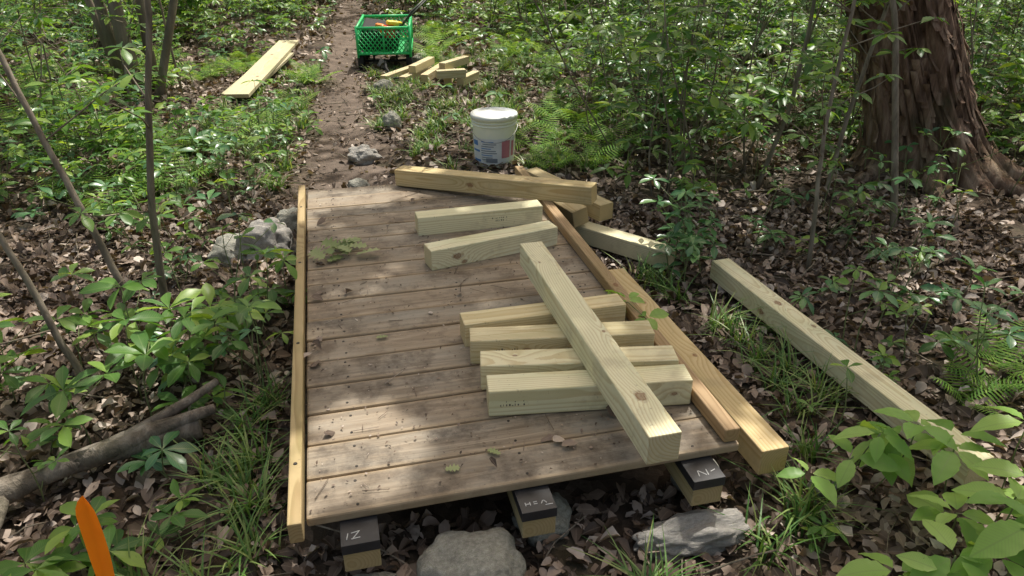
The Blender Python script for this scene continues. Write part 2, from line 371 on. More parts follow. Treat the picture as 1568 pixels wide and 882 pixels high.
post('lumber_block',(-.139,2.055,.309),(.467,2.106,.309),tint=.88,knots=[(-.12,-w2,0,.012)],warm=.4,stamp=-.22)
post('lumber_block',(-.171,2.158,.309),(.393,2.303,.309),tint=.93,warm=.5)
post('lumber_block',(-.349,2.745,.309),(.182,3.004,.309),knots=[(-.18,-w2,0,.018),(-.15,-w2,-.03,.012)])
post('lumber_block',(-.437,3.104,.309),(.133,3.262,.309),stamp=.05)
post('lumber_post',(-.61,3.78,.312),(.394,3.337,.37),knots=[(-.1,-w2,0,.016),(.2,0,w2,.01)],tint=.78,warm=.9)
post('lumber_post',(.105,4.06,.215),(.482,3.489,.215),tint=.68,warm=.7)
post('lumber_block',(.10,3.86,.213),(.345,3.42,.213),tint=.68,roll=.2,warm=.6)
post('lumber_block',(.0,3.84,.11),(.46,3.95,.12),tint=.8)
post('lumber_post',(.325,3.518,.11),(.76,3.16,.11),tint=.95)
post('lumber_post',(.44,2.84,.165),(.762,1.655,.165),tint=.74,knots=[(.1,.01,w2,.01),(-.3,0,w2,.01)],warm=1.0)
post('lumber_post',(.955,3.035,.12),(1.375,1.66,.12),knots=[(-.28,0,w2,.018),(-.32,-w2,-.01,.018),(-.08,.02,w2,.01)])
pile=empty('lumber_pile')
for p0,p1 in [((-1.25,7.25,.1),(-1.02,7.8,.1)),((-1.06,7.2,.1),(-.86,7.75,.1)),((-.86,7.3,.1),(-.72,7.95,.1)),((-.62,7.2,.1),(-.62,7.8,.1)),((-.72,7.12,.175),(-.45,7.2,.175)),((-.7,7.5,.175),(-.48,7.9,.175)),((-.5,7.15,.1),(-.36,7.5,.1)),((-.98,7.35,.175),(-.84,7.85,.175))]:
    post('block_%d'%len(pile.children),p0,p1,parent=pile,tint=.72,w=.075,warm=.35)
pk=empty('wooden_plank')
post('plank_board',(-2.45,6.55,.08),(-2.56,8.75,.2),w=.22,h=.035,parent=pk,tint=.72,warm=.1,knots=[(.4,.03,.0175,.02),(-.5,-.04,.0175,.02)])
post('plank_board_b',(-2.53,6.75,.04),(-2.52,8.3,.14),w=.26,h=.03,parent=pk,tint=.6)

# ------------------------------------------------------------ rocks
def rockmat(name,a,b,c3):
    t=NT(name); o=t.obj(); n1=t.noise(o,8,6,.65).outputs[0]; n2=t.noise(o,90,4,.7).outputs[0]; n3=t.noise(o,22,5,.6).outputs[0]
    c=t.ramp(n1,[(.3,a),(.55,b),(.75,c3)]); c=t.mix(t.ramp(n2,[(.35,.7),(.58,0)]),c,tuple(x*.35 for x in b))
    c=t.mix(t.ramp(n3,[(.56,0),(.66,.6)]),c,(.24,.28,.17))
    return t.finish(c,.85,t.bump(t.math('ADD',n1,t.math('MULTIPLY',n2,.4)),.8,.012),0,.25)
M_rock=rockmat('rock_grey',(.24,.235,.2),(.45,.44,.38),(.62,.61,.54))
M_rock2=rockmat('rock_pale',(.32,.3,.28),(.5,.47,.43),(.64,.62,.58))
def rock(loc,s,rz=0,seed=0,mat=None,amp=.22,freq=1.6,flat=0):
    bm=bmesh.new(); bmesh.ops.create_icosphere(bm,subdivisions=5,radius=1)
    for v in bm.verts:
        c=v.co.copy(); d=mnoise.noise(c*freq+Vector((seed*5.1,0,seed)))*amp+mnoise.noise(c*4.5+Vector((seed,9,0)))*amp*.3+mnoise.noise(c*12+Vector((seed,9,0)))*amp*.1
        v.co=c*(1+d)
        if flat and v.co.z>flat: v.co.z=flat+(v.co.z-flat)*.35
    me=bpy.data.meshes.new('rock'); bm.to_mesh(me); bm.free(); me.materials.append(mat or M_rock)
    for p in me.polygons: p.use_smooth=True
    ob=link(bpy.data.objects.new('rock',me)); ob.location=loc; ob.scale=s; ob.rotation_euler=(0,0,rz); return ob
rock((-.10,1.325,.03),(.135,.115,.125),.3,1,flat=.6)
rock((.50,1.48,.01),(.16,.06,.05),.25,2,M_rock2,.35,2.2)
rock((-.36,1.27,.01),(.1,.07,.045),.2,3)
rock((-.27,1.24,.0),(.05,.04,.04),.2,8)
rock((.09,1.53,.02),(.08,.08,.07),.2,13)
rock((.56,1.70,.02),(.07,.08,.07),.2,14)
rock((-1.22,3.33,.04),(.15,.12,.13),.4,4,M_rock2,.35,2)
rock((-1.38,3.3,.0),(.12,.12,.11),.9,5)
rock((-1.18,3.68,.03),(.1,.08,.08),.1,6)
rock((-1.04,4.98,.0),(.11,.08,.07),.1,7,M_rock2,.35,2)
rock((-.955,5.75,.02),(.075,.06,.1),.1,9,M_rock)
rock((-.97,4.38,.0),(.07,.06,.04),.1,10)
rock((.93,1.67,.02),(.05,.03,.04),.6,11,M_rock2,.4,2)
rock((-1.22,7.0,.02),(.1,.08,.1),.6,12,M_rock)
rock((-1.0,8.3,.02),(.12,.1,.12),.6,15,M_rock)

# ------------------------------------------------------------ bucket
def lathe(prof,segs=64):
    V=[];F=[]
    for r,z in prof:
        for k in range(segs):
            a=2*math.pi*k/segs; V.append((r*math.cos(a),r*math.sin(a),z))
    n=len(prof)
    for i in range(n-1):
        for k in range(segs):
            a=i*segs+k;b=i*segs+(k+1)%segs
            F+=[(a,b,b+segs),(a,b+segs,a+segs)]
    return np.array(V),np.array(F)
bk=empty('plastic_bucket',(-.12,4.83,float(hgt(np.float64(-.12),np.float64(4.83)))+.005)); bk.scale=(1,1,.94)
M_plw=plain('bucket_plastic',(.88,.92,.91),.35,.5,0,.15,.03)
M_lid=plain('lid_plastic',(.9,.94,.93),.35,.5,0,.1,.03)
m=MB(); V,F=lathe([(0,.004),(.125,.004),(.13,0),(.132,.01),(.1455,.29),(.1455,.292),(.151,.293),(.151,.300),(.1465,.301),(.1468,.315),(.153,.316),(.153,.323),(.1475,.324),(.148,.342)]); m.add(V,F); m.build('bucket_body',[M_plw],True,bk)
m=MB(); V,F=lathe([(.149,.335),(.157,.336),(.158,.358),(.155,.366),(.148,.368),(.145,.360),(.138,.358),(.05,.358),(0,.358)]); m.add(V,F); m.build('bucket_lid',[M_lid],True,bk)
def patch(name,a0,a1,z0,z1,mat,off=.001):
    V=[];F=[];n=14
    for i in range(n+1):
        a=rad(a0+(a1-a0)*i/n)
        for z in (z0,z1):
            r=.132+(z-.01)/.28*.0135+off; V.append((r*math.cos(a),r*math.sin(a),z))
    for i in range(n): F+=[(2*i,2*i+2,2*i+3),(2*i,2*i+3,2*i+1)]
    m=MB(); m.add(V,F); m.build(name,[mat],True,bk)
M_lab=plain('label_white',(.84,.86,.85),.5); M_blue=plain('label_blue',(.12,.28,.58),.5); M_red=plain('label_red',(.62,.24,.28),.5); M_gry=plain('label_grey',(.25,.28,.32),.5)
patch('label',-168,-18,.035,.215,M_lab)
patch('label_blue_a',-160,-138,.16,.195,M_blue,.002); patch('label_blue_b',-162,-132,.115,.13,M_blue,.002); patch('label_blue_c',-160,-130,.045,.06,M_blue,.002)
patch('label_red',-68,-42,.075,.2,M_red,.002); patch('label_red_b',-36,-24,.08,.19,M_red,.002)
for i in range(9):
    a0=-125+random.uniform(-3,3); patch('label_text_%d'%i,a0,a0+random.uniform(28,46),.19-i*.016,.196-i*.016,M_gry if i%3 else M_blue,.002)
patch('label_block',-112,-80,.045,.075,M_gry,.0025)
m=MB(); m.tube(np.array([(.158*math.cos(a),-.02-.16*math.sin(a),.30-.10*math.sin(a)) for a in np.linspace(0,math.pi,24)]),.0022,6); m.build('bucket_handle',[plain('wire_metal',(.4,.4,.4),.35,.5,.9)],True,bk)

# ------------------------------------------------------------ garden cart
ct=empty('garden_cart',(-1.33,7.9,0),rad(6)); ct.scale=(1.0,1.0,.98)
M_cg=plain('cart_green',(.035,.55,.17),.4,.5); M_rub=plain('cart_rubber',(.02,.02,.02),.8); M_hub=plain('cart_hub',(.3,.3,.3),.4,.5,.5)
cw,cL,z0,z1=.27,.95,.2,.46
def bars(m,A,B,nu,H,th=.006):
    A=np.array(A);B=np.array(B);L=np.linalg.norm(B-A); d=(B-A)/L; st=L/nu
    k=-int(H/st*1)-1
    for i in range(k,nu+1):
        for sg in (1,-1):
            s0=i*st if sg==1 else L-i*st
            t0,t1=0,H; u0=s0; u1=s0+sg*H*.8
            def cl(u,t,uu,tt):
                if u<0: t=t+(0-u)*(tt-t)/(uu-u); u=0
                if u>L: t=t+(L-u)*(tt-t)/(uu-u); u=L
                return u,t
            if (u0<0 and u1<0) or (u0>L and u1>L): continue
            p=cl(u0,t0,u1,t1); q=cl(u1,t1,u0,t0)
            if abs(p[1]-q[1])<.01: continue
            P=[(*(A+d*p[0]),z0+p[1]),(*(A+d*q[0]),z0+q[1])]; m.tube(P,th*.5,4)
m=MB(); H=z1-z0
C=[(-cw,0),(cw,0),(cw,cL),(-cw,cL)]
for i in range(4): bars(m,C[i],C[(i+1)%4],12 if i%2==0 else 19,H,.009)
m.build('mesh_panels',[M_cg],True,ct)
m=MB()
for i in range(4):
    a,b=C[i],C[(i+1)%4]
    for z in (z0,z1): m.tube([(*a,z),(*b,z)],.014,8)
    m.tube([(*a,z0-.04),(*a,z1+.02)],.014,8)
m.tube([(0,0,z0),(0,0,z1)],.01,6); m.build('cart_frame',[M_cg],True,ct)
m=MB(); V=[(-cw,0,z0-.005),(cw,0,z0-.005),(cw,cL,z0-.005),(-cw,cL,z0-.005)]; m.add(V,[(0,1,2),(0,2,3)]); m.build('cart_floor',[plain('cart_floor_green',(.03,.4,.12),.5)],False,ct)
m=MB()
for y in (.1,.8):
    m.tube([(-.24,y,.11),(.24,y,.11)],.012,8)
    m.tube([(-.12,y,.11),(-.12,y,z0)],.012,6); m.tube([(.12,y,.11),(.12,y,z0)],.012,6)
m.tube([(0,.0,.14),(0.02,-.25,.1),(.1,-.6,.06)],.012,8); m.tube([(.02,-.62,.06),(.2,-.58,.06)],.014,8)
m.build('undercarriage',[M_rub],True,ct)
for i,(x,y) in enumerate([(-.25,.1),(.25,.1),(-.25,.8),(.25,.8)]):
    m=MB(); V,F=lathe([(.05,-.03),(.09,-.032),(.105,-.018),(.108,0),(.105,.018),(.09,.032),(.05,.03)],28); V=V[:,[2,0,1]]; m.add(V,F,0)
    V,F=lathe([(0,-.02),(.05,-.02),(.052,0),(.05,.02),(0,.02)],20); V=V[:,[2,0,1]]; m.add(V,F,1)
    o=m.build('wheel_%d'%(i+1),[M_rub,M_hub],True,ct); o.location=(x,y,.11)
M_or=plain('orange_plastic',(.9,.25,.03),.4); M_ye=plain('yellow_plastic',(.85,.65,.06),.4); M_rd=plain('red_plastic',(.6,.04,.03),.4)
for nm,l,d,mt,rz in [('tool_case',(.06,.08,z1-.05),(.12,.1,.12),M_rd,.3),('yellow_tool',(.1,.12,z1+.03),(.14,.07,.05),M_ye,.5),('orange_tool',(-.03,.07,z1+.01),(.1,.06,.05),M_or,-.4),('tool_bag',(-.02,.25,z1-.06),(.1,.12,.1),M_or,.8),('level_tool',(.12,.3,z1+.01),(.3,.05,.03),M_ye,1.2),('black_bag',(-.05,.45,z0+.12),(.4,.5,.22),M_rub,0)]:
    b=link(bpy.data.objects.new(nm,boxmesh(nm,*d,[mt],.02,.006)),ct); b.location=l; b.rotation_euler=(.1,.15,rz)
m=MB(); m.tube([(.15,.2,.4),(.3,.1,.6),(.5,.4,.75)],.012,6); m.tube([(.15,.5,.4),(.55,.9,.72)],.01,6); m.build('tool_handle',[plain('dark_handle',(.05,.06,.05),.5)],True,ct)

# ------------------------------------------------------------ marking flag
fl=empty('marking_flag')
m=MB(); n=20; V=[]
for i in range(n+1):
    f=i/n; z=.435-.36*f; cx=-.914-.016*f; wd=.005+.015*min(1,f*9)**.5*(.8+.2*min(1,f*2))
    for s in (-1,-.5,0,.5,1): V.append((cx+s*wd+.004*math.sin(f*4),1.17+.006*math.cos(s*2.2+f*2)+s*.010*math.sin(f*3+.5),z+(.005*(1-s*s) if i==0 else 0)))
F=[]
for i in range(n):
    for k in range(4): a=i*5+k; F+=[(a,a+1,a+6),(a,a+6,a+5)]
m.add(V,F); M_flag=plain('flag_orange',(1.0,.26,.02),.45,.4,0,.45,.08); m.build('flag_ribbon',[M_flag],True,fl)
m=MB(); m.tube([(-.916,1.185,.42),(-.924,1.19,.2),(-.935,1.195,-.02)],.0018,5); m.build('flag_wire',[plain('wire_dark',(.1,.1,.1),.4,.5,.8)],True,fl)

# ------------------------------------------------------------ trees
def wob(p0,p1,n,amp):
    p0=np.array(p0,float);p1=np.array(p1,float); P=p0+(p1-p0)*np.linspace(0,1,n)[:,None]
    ph=rng.uniform(0,6,3); f=np.linspace(0,1,n)
    for k in range(2): P[:,k]+=amp*(np.sin(f*5+ph[k])-math.sin(ph[k]))*f**.3
    return P
def big_tree():
    m=MB(); nr,ns=170,150; hts=np.concatenate([np.linspace(-.1,2.2,130),np.linspace(2.25,12,nr-130)])
    V=np.zeros((nr,ns,3))
    def axis_at(z):
        zz=max(0,z-1.1); return 2.80-.45*min(z,1.1)-.30*zz/(1+.6*zz)+.10*zz*min(1,zz/3), 4.68+.03*z
    for i,z in enumerate(hts):
        cx,cy=axis_at(z)
        R=.27*(1-.03*max(0,z))+.15*math.exp(-max(z,0)/.16)*.9+.03*math.exp(-z/.8)
        for j in range(ns):
            a=2*math.pi*j/ns
            butt=1+.30*math.exp(-max(z,0)/.3)*max(0,math.sin(a*4+1+.3*z))+.10*math.cos(2*a+.5)
            groove=-.3*math.exp(-((((a-4.6-.15*z)+math.pi)%(2*math.pi)-math.pi)/.16)**2)
            rg=mnoise.noise(Vector((math.cos(a)*7,math.sin(a)*7,z*2)))
            r2=abs(mnoise.noise(Vector((math.cos(a)*9,math.sin(a)*9,z*1.7)))); r3=mnoise.noise(Vector((math.cos(a)*26,math.sin(a)*26,z*5)))
            r=R*(butt+groove+.07*rg)-.045*(1-min(1,r2*5))+.014*r3
            V[i,j]=(cx+r*math.cos(a),cy+r*math.sin(a),z)
    ii=np.arange((nr-1)*ns); a=ii; b=(ii//ns)*ns+(ii%ns+1)%ns
    m.add(V.reshape(-1,3),np.concatenate([np.stack([a,b,b+ns],1),np.stack([a,b+ns,a+ns],1)]))
    for k in range(260):
        an=rng.uniform(math.pi*.9,math.pi*2.1); z=rng.uniform(.1,2); j=int(an/(2*math.pi)*ns)%ns
        L=rng.uniform(.08,.3); n=5; w_=rng.uniform(.01,.025); P=[]
        for q in range(n):
            ii2=min(nr-1,max(0,int(np.searchsorted(hts,z+L*(q/(n-1)-.5))))); p=V[ii2,j].copy(); out=np.array([math.cos(an),math.sin(an),0]); tn=np.array([-math.sin(an),math.cos(an),0])
            e=.008+.02*((q/(n-1)-.5)*2)**2
            P+= [p+out*e-tn*w_,p+out*(e+.006),p+out*e+tn*w_]
        F=[]
        for q in range(n-1):
            for s in (0,1): a0=q*3+s; F+=[(a0,a0+1,a0+4),(a0,a0+4,a0+3)]
        m.add(P,F)
    for an in (3.4,4.2,5.2,5.9,.6):
        P=[(2.8+.25*math.cos(an),4.68+.25*math.sin(an),.12),(2.8+.45*math.cos(an),4.68+.45*math.sin(an),.03),(2.8+.8*math.cos(an+.15),4.68+.8*math.sin(an+.15),-.04)]
        m.tube(P,[.09,.06,.02],9)
    for k in range(5):
        z=7.5+k*.8; an=-.8+k*.65; x0,y0=axis_at(z)
        m.tube(wob((x0,y0,z),(x0+2.4*math.cos(an),y0+2.4*math.sin(an),z+1.6),7,.2),np.linspace(.09,.02,7),7)
    return m.build('shaggy_bark_tree',[M_barkred])
big_tree()
def tree(base,top,r,n=14,amp=.08,limbs=5,h=10,name='forest_tree',mat=None,k=12):
    m=MB(); P=wob((base[0],base[1],-.05),top,n,amp); rr=np.linspace(r,r*.35,n); rr[0]*=1.35
    m.tube(P,rr,k)
    for i in range(limbs):
        f=rng.uniform(.55,.97); p=P[int(f*(n-1))]; an=rng.uniform(0,6.28); L=rng.uniform(.8,2.5)*(h/10)
        q=p+np.array([math.cos(an)*L,math.sin(an)*L,L*.7]); m.tube(wob(p,q,6,.1),np.linspace(r*.3,r*.08,6),6)
    return m.build(name,[mat or M_bark])
tree((-3.55,6.8),(-4.3,7.1,10),.045); tree((-3.40,6.7),(-3.5,6.9,10),.06); tree((-3.25,6.75),(-2.3,6.7,3.4),.04,16,.12); tree((-3.3,6.85),(-3.0,7.2,9),.04)
tree((-3.65,7.0),(-5.2,7.4,9),.035)
for bx,by,r in [(-6.5,9,.1),(-8,6.5,.1),(-5,12,.12),(-1.0,15,.12),(1.2,13.5,.09),(2.2,10.5,.07),(4.5,9,.1),(5.5,6.5,.08),(7.5,11,.15),(3.4,14,.12),(-3.8,16.5,.2),(0,18,.2),(6,16,.2),(-9,14,.2),(9.5,8,.15)]:
    tree((bx,by),(bx+rng.uniform(-1,1),by+rng.uniform(-1,1),rng.uniform(9,12)),r)
def sapling(pts,r0,r1,twigs=6,mat=None,leaves=0):
    P=np.array(pts,float)
    s=np.linspace(0,len(P)-1,18); Q=np.stack([np.interp(s,np.arange(len(P)),P[:,k]) for k in range(3)],1)
    Q[1:-1]=(Q[:-2]+Q[1:-1]*2+Q[2:])/4; Q[:,:2]+=rng.normal(0,.006,(18,2)).cumsum(0)*.5
    m=MB(); m.tube(Q,np.linspace(r0,r1,18),8)
    for i in range(twigs):
        p=Q[rng.integers(4,17)]; an=rng.uniform(0,6.28); L=rng.uniform(.15,.5)
        q=p+np.array([math.cos(an)*L,math.sin(an)*L,L*rng.uniform(.2,.9)]); m.tube(wob(p,q,4,.02),[.004,.0035,.003,.0015],4)
        if leaves:
            for qq in (q,(p+q)/2):
                K=6; yw=rng.uniform(0,6.28)+np.arange(K)*1.047; m.inst(LEAF_OB,rots(yw,rng.uniform(-.3,.3,K),rng.normal(0,.2,K)),np.tile(qq,(K,1)),rng.uniform(.06,.10,K),1)
    return m.build('sapling_tree',[mat or M_stem,M_leaf])
sapling([(-1.41,2.58,-.03),(-1.37,2.58,.45),(-1.29,2.59,.9),(-1.19,2.6,1.28),(-1.12,2.7,3)],.017,.008,6,leaves=1)
sapling([(-1.47,2.12,-.03),(-1.52,2.13,.18),(-1.60,2.17,.42),(-1.68,2.2,.66),(-2.0,2.3,1.5)],.014,.008,2)
sapling([(-1.74,2.92,-.03),(-1.85,2.98,.3),(-1.98,3.06,.6),(-2.17,3.2,1.06),(-2.6,3.4,2.0)],.017,.01,4)
sapling([(1.44,3.19,-.03),(1.43,3.25,.35),(1.48,3.4,.75),(1.55,3.5,1.4),(1.5,3.6,3)],.012,.007,10,leaves=1)
sapling([(1.55,4.4,-.03),(1.7,4.45,.5),(1.75,4.5,1.0),(1.7,4.6,3)],.016,.01,10,leaves=1)
sapling([(2.08,3.68,-.03),(2.02,3.8,.5),(1.95,3.9,1.0),(1.75,4,1.6),(1.7,4.1,3.4)],.02,.012,8,leaves=1)
sapling([(1.9,4.2,-.03),(1.98,4.3,.5),(2.15,4.4,1.2),(2.2,4.5,3)],.015,.01,8,leaves=1)
for i in range(84):
    x=rng.uniform(.6,7); y=rng.uniform(4.6,12)
    if abs(x-2.6)<.6 and y<5.8: continue
    if i%5==2: x=rng.uniform(-9,-3.0); y=rng.uniform(5,13)
    lx,ly=rng.normal(0,.5,2); h=rng.uniform(1.2,3.4)
    sapling([(x,y,-.03),(x+lx*.25+rng.normal(0,.07),y+ly*.2,h*.3),(x+lx*.6,y+ly*.6,h*.65),(x+lx,y+ly,h)],rng.uniform(.005,.014),.004,12,leaves=1)

# ------------------------------------------------------------ log
m=MB(); P=wob((-1.66,1.42,.05),(-1.02,1.84,.09),22,.03); m.tube(P,.042+.009*np.sin(np.linspace(0,9,22))+rng.normal(0,.002,22),14)
m.tube(wob(P[12],(-.93,1.86,.15),6,.01),np.linspace(.033,.016,6),9); m.tube(wob(P[14],(-.98,1.99,.17),5,.01),np.linspace(.026,.012,5),8)
m.tube(wob(P[7],(-1.38,1.42,.03),5,.01),np.linspace(.03,.012,5),8)
lo=m.build('fallen_log',[M_log])
m=MB(); m.tube(wob((.9,7.1,.06),(2.1,6.8,.08),10,.06),.05,10); m.tube(wob((1.0,6.0,.05),(1.7,6.4,.07),8,.04),.03,8); m.build('fallen_log',[M_log])

# ------------------------------------------------------------ leaf litter
def inst_scatter(mb,temps,x,y,sz,zoff=0.0,tilt=.4,mi=0,zs=None):
    pick=rng.integers(0,len(temps),len(x))
    for i,tm in enumerate(temps):
        k=pick==i; K=k.sum()
        if K==0: continue
        z=hgt(x[k],y[k])+rng.uniform(0,.025,K)+zoff if zs is None else zs[k]
        S=sz[k][:,None]*np.stack([rng.uniform(.6,1.1,K),np.ones(K),rng.uniform(.3,1.4,K)],1)
        mb.inst(tm,rots(rng.uniform(0,6.28,K),rng.normal(0,tilt,K),rng.normal(0,tilt,K)),np.stack([x[k],y[k],z],1),S,mi)
lt=MB()
def region(n,x0,x1,y0,y1): return rng.uniform(x0,x1,n),rng.uniform(y0,y1,n)
for n,b,s in [(27000,(-2.6,2.6,.8,4),(.02,.065)),(22000,(-5.5,5.5,3.6,8),(.03,.078)),(13000,(-10,10,7.5,16),(.06,.12))]:
    x,y=region(n,*b); s_,t_=dl(x,y); keep=~((s_>-.02)&(s_<1.24)&(t_>.12)&(t_<2.4)); pd=pathd(x,y); keep&=(rng.uniform(0,1,n)<np.where(pd<.6,.28,np.where(pd<1.2,.6,1)))
    keep&=((x**2+y**2)>.3)
    x,y=x[keep],y[keep]; inst_scatter(lt,DRY,x,y,rng.uniform(*s,len(x))*np.where(pathd(x,y)<1,.7,1))
lt.build('leaf_litter',[M_dry])
tw=MB()
for i in range(1100):
    x=rng.uniform(-4,4);y=rng.uniform(1,7); s_,t_=dl(x,y)
    if -.05<s_<1.3 and -.0<t_<2.5: continue
    L=rng.uniform(.05,.35);an=rng.uniform(0,6.28); z=float(hgt(x,y))+.025
    tw.tube(wob((x,y,z),(x+L*math.cos(an),y+L*math.sin(an),z+rng.uniform(-.005,.04)),4,.01),rng.uniform(.0012,.004),4)
tw.build('fallen_twigs',[M_stem])
db=MB(); n=1500; s_=rng.uniform(.045,1.2,n); t_=rng.uniform(0.01,2.4,n); x=O[0]+s_*ux[0]+t_*vx[0]; y=O[1]+s_*ux[1]+t_*vx[1]
inst_scatter(db,DRY,x,y,rng.uniform(.003,.012,n),tilt=.1,zs=np.full(n,DT+.003))
for px,py,sz in [(-.68,2.05,.05),(-.66,2.1,.04),(-.64,2.0,.05),(-.52,1.65,.04),(.1,1.63,.05),(.13,1.62,.045),(.16,1.6,.05),(-.62,2.5,.04),(-.05,1.52,.03),(-.2,2.5,.03),(.3,1.75,.05),(-.3,2.35,.03),(.45,1.72,.05),(-.8,2.75,.04),(-.9,3.2,.05),(-.5,3.5,.05),(-.3,3.4,.04),(-.74,2.45,.05),(-.67,2.15,.06),(-.75,2.5,.05)]:
    inst_scatter(db,DRY,np.array([px]),np.array([py]),np.array([sz]),tilt=.2,zs=np.array([DT+.004]))
for i in range(80):
    s1,t1=rng.uniform(.05,1.1),rng.uniform(.05,2.35); px,py=O+s1*ux+t1*vx; L=rng.uniform(.01,.09);an=rng.uniform(0,6.28)
    db.tube([(px,py,DT+.004),(px+L*math.cos(an),py+L*math.sin(an),DT+.006)],.001,4)
db.build('deck_leaf_debris',[M_dry])
ok=MB(); K=13; px=-.77+rng.normal(0,.05,K); py=2.88+rng.normal(0,.07,K)
ok.inst(OAK,rots(rng.uniform(0,6.28,K),rng.uniform(.0,.3,K),rng.normal(0,.25,K)),np.stack([px,py,DT+.012+rng.uniform(0,.03,K)],1),rng.uniform(.08,.12,K))
for px,py in [(-.43,2.18),(-.18,1.50),(-.03,1.56)]: ok.inst(OAK,rots([rng.uniform(0,6)],[.1],[.1]),np.array([[px,py,DT+.006]]),[.045])
ok.build('oak_leaves',[leafmat('oak_leaf',[(0,(.2,.25,.1)),(1,(.33,.36,.18))],.15,.6,.3)])

# ------------------------------------------------------------ plants
def blocked(x,y,m=.05):
    s_,t_=dl(x,y)
    if -.06-m<s_<1.26+m and -.1<t_<2.5: return True
    if pathd(x,y)<1: return True
    return False
class Veg:
    def __init__(s): s.mb=MB(); s.L=[]
    def whorl(s,p,K,size,mi,tilt=.1,spread=6.283):
        y0=rng.uniform(0,6.28)
        for k in range(K):
            s.L.append((mi,*p,y0+k*spread/K+rng.normal(0,.2),tilt+rng.normal(0,.22),rng.normal(0,.3),size*rng.uniform(.65,1.15)))
    def flush(s,temps):
        A=np.array(s.L)
        if len(A):
            for mi in np.unique(A[:,0]):
                a=A[A[:,0]==mi]; s.mb.inst(temps[int(mi)],rots(a[:,4],a[:,5],a[:,6]),a[:,1:4],a[:,7],int(mi))
def seedling(v,x,y,h,size,mi,K=6,whorls=1,lean=.1,stem=0):
    z=float(hgt(x,y)); lx,ly=rng.normal(0,lean,2)*h*1.5; P=wob((x,y,z-.01),(x+lx,y+ly,z+h),5,.01)
    v.mb.tube(P,[.003,.0028,.0025,.002,.0018],4,stem)
    v.whorl(P[-1],K,size,mi,rng.uniform(-.15,.35))
    for w_ in range(whorls-1):
        i=rng.integers(1,4); an=rng.uniform(0,6.28); L=h*rng.uniform(.2,.5); q=P[i]+np.array([L*math.cos(an),L*math.sin(an),L*.7]); v.mb.tube([P[i],q],.0017,4,stem); v.whorl(q,K-1,size*.85,mi,rng.uniform(-.1,.3))
v=Veg()
for i in range(560):
    x=rng.uniform(-3.8,-.66);y=rng.uniform(1.25,5.6)
    if blocked(x,y,.03): continue
    if 3.0<y and x>-1.45: continue
    if math.sin(x*2.6+.7)*math.cos(y*2.1+.4)+.5*math.sin(x*5+y*4)>.1 and y<3.7: continue
    if 2.7<y<3.8 and rng.uniform()<.4: continue
    seedling(v,x,y,rng.uniform(.08,.42),rng.uniform(.05,.11),rng.choice([1,1,1,2]),rng.integers(4,7),rng.integers(2,5))
for x,y,h,s,mi in [(-1.02,1.69,.14,.095,2),(-1.2,1.95,.3,.12,1),(-1.3,2.1,.36,.12,1),(-1.1,2.3,.25,.11,1),(-.95,2.4,.33,.1,1),(-1.0,2.62,.3,.11,1),(-.95,2.75,.22,.09,1),(-1.45,1.9,.2,.1,1),(-1.05,2.05,.22,.1,1),(-1.1,1.40,.14,.11,1),(-1.0,1.33,.12,.1,1),(-.9,1.45,.1,.08,1),(-1.4,2.3,.35,.12,1),(-1.35,1.85,.24,.12,1),(-1.2,1.28,.14,.11,1),(-1.75,2.1,.3,.11,1),(-1.6,2.4,.35,.11,1),(-1.7,1.9,.25,.11,1),(-1.55,2.2,.28,.12,1),(-1.2,2.2,.3,.12,1)]:
    seedling(v,x,y,h,s,mi,6,3,.05)
for i in range(360):
    x=rng.uniform(.75,4.5);y=rng.uniform(1.9,6)
    if blocked(x,y): continue
    if rng.uniform()<.55 and y<4.2: continue
    seedling(v,x,y,rng.uniform(.05,.45),rng.uniform(.05,.095),rng.choice([1,2,2]),rng.integers(4,7),rng.integers(1,5))
for x,y,h,s,mi in [(.82,3.12,.28,.095,2),(.78,3.2,.33,.1,2),(.9,3.1,.22,.09,2),(.74,3.08,.2,.09,2),(.86,3.22,.38,.09,2),(.8,3.0,.2,.09,2),(1.3,2.2,.15,.06,1),(1.5,2.35,.25,.07,1),(.85,1.45,.08,.05,1),(1.6,2.8,.3,.09,2),(1.75,2.9,.4,.09,2),(1.7,2.6,.2,.09,2)]:
    seedling(v,x,y,h,s,mi,6,4,.06)
for i in range(1250):
    x=rng.uniform(-7,5);y=rng.uniform(5,14)
    if blocked(x,y) or (abs(x+.8)<.7 and 6.6<y<8.2): continue
    if -1.5<x<.9 and y<6.4 and rng.uniform()<.7: continue
    if -2.8<x<-2.1 and 5.6<y<8.8: continue
    if abs(x+1.3)<.5 and 7.2<y<9: continue
    seedling(v,x,y,rng.uniform(.08,.4),rng.uniform(.07,.13),rng.choice([1,1,1,2]),5,rng.integers(1,4))
v.flush({1:LEAF_OB,2:LEAF_OB}); v.mb.build('undergrowth_seedlings',[M_stemg,M_leaf,M_leaf_dark])

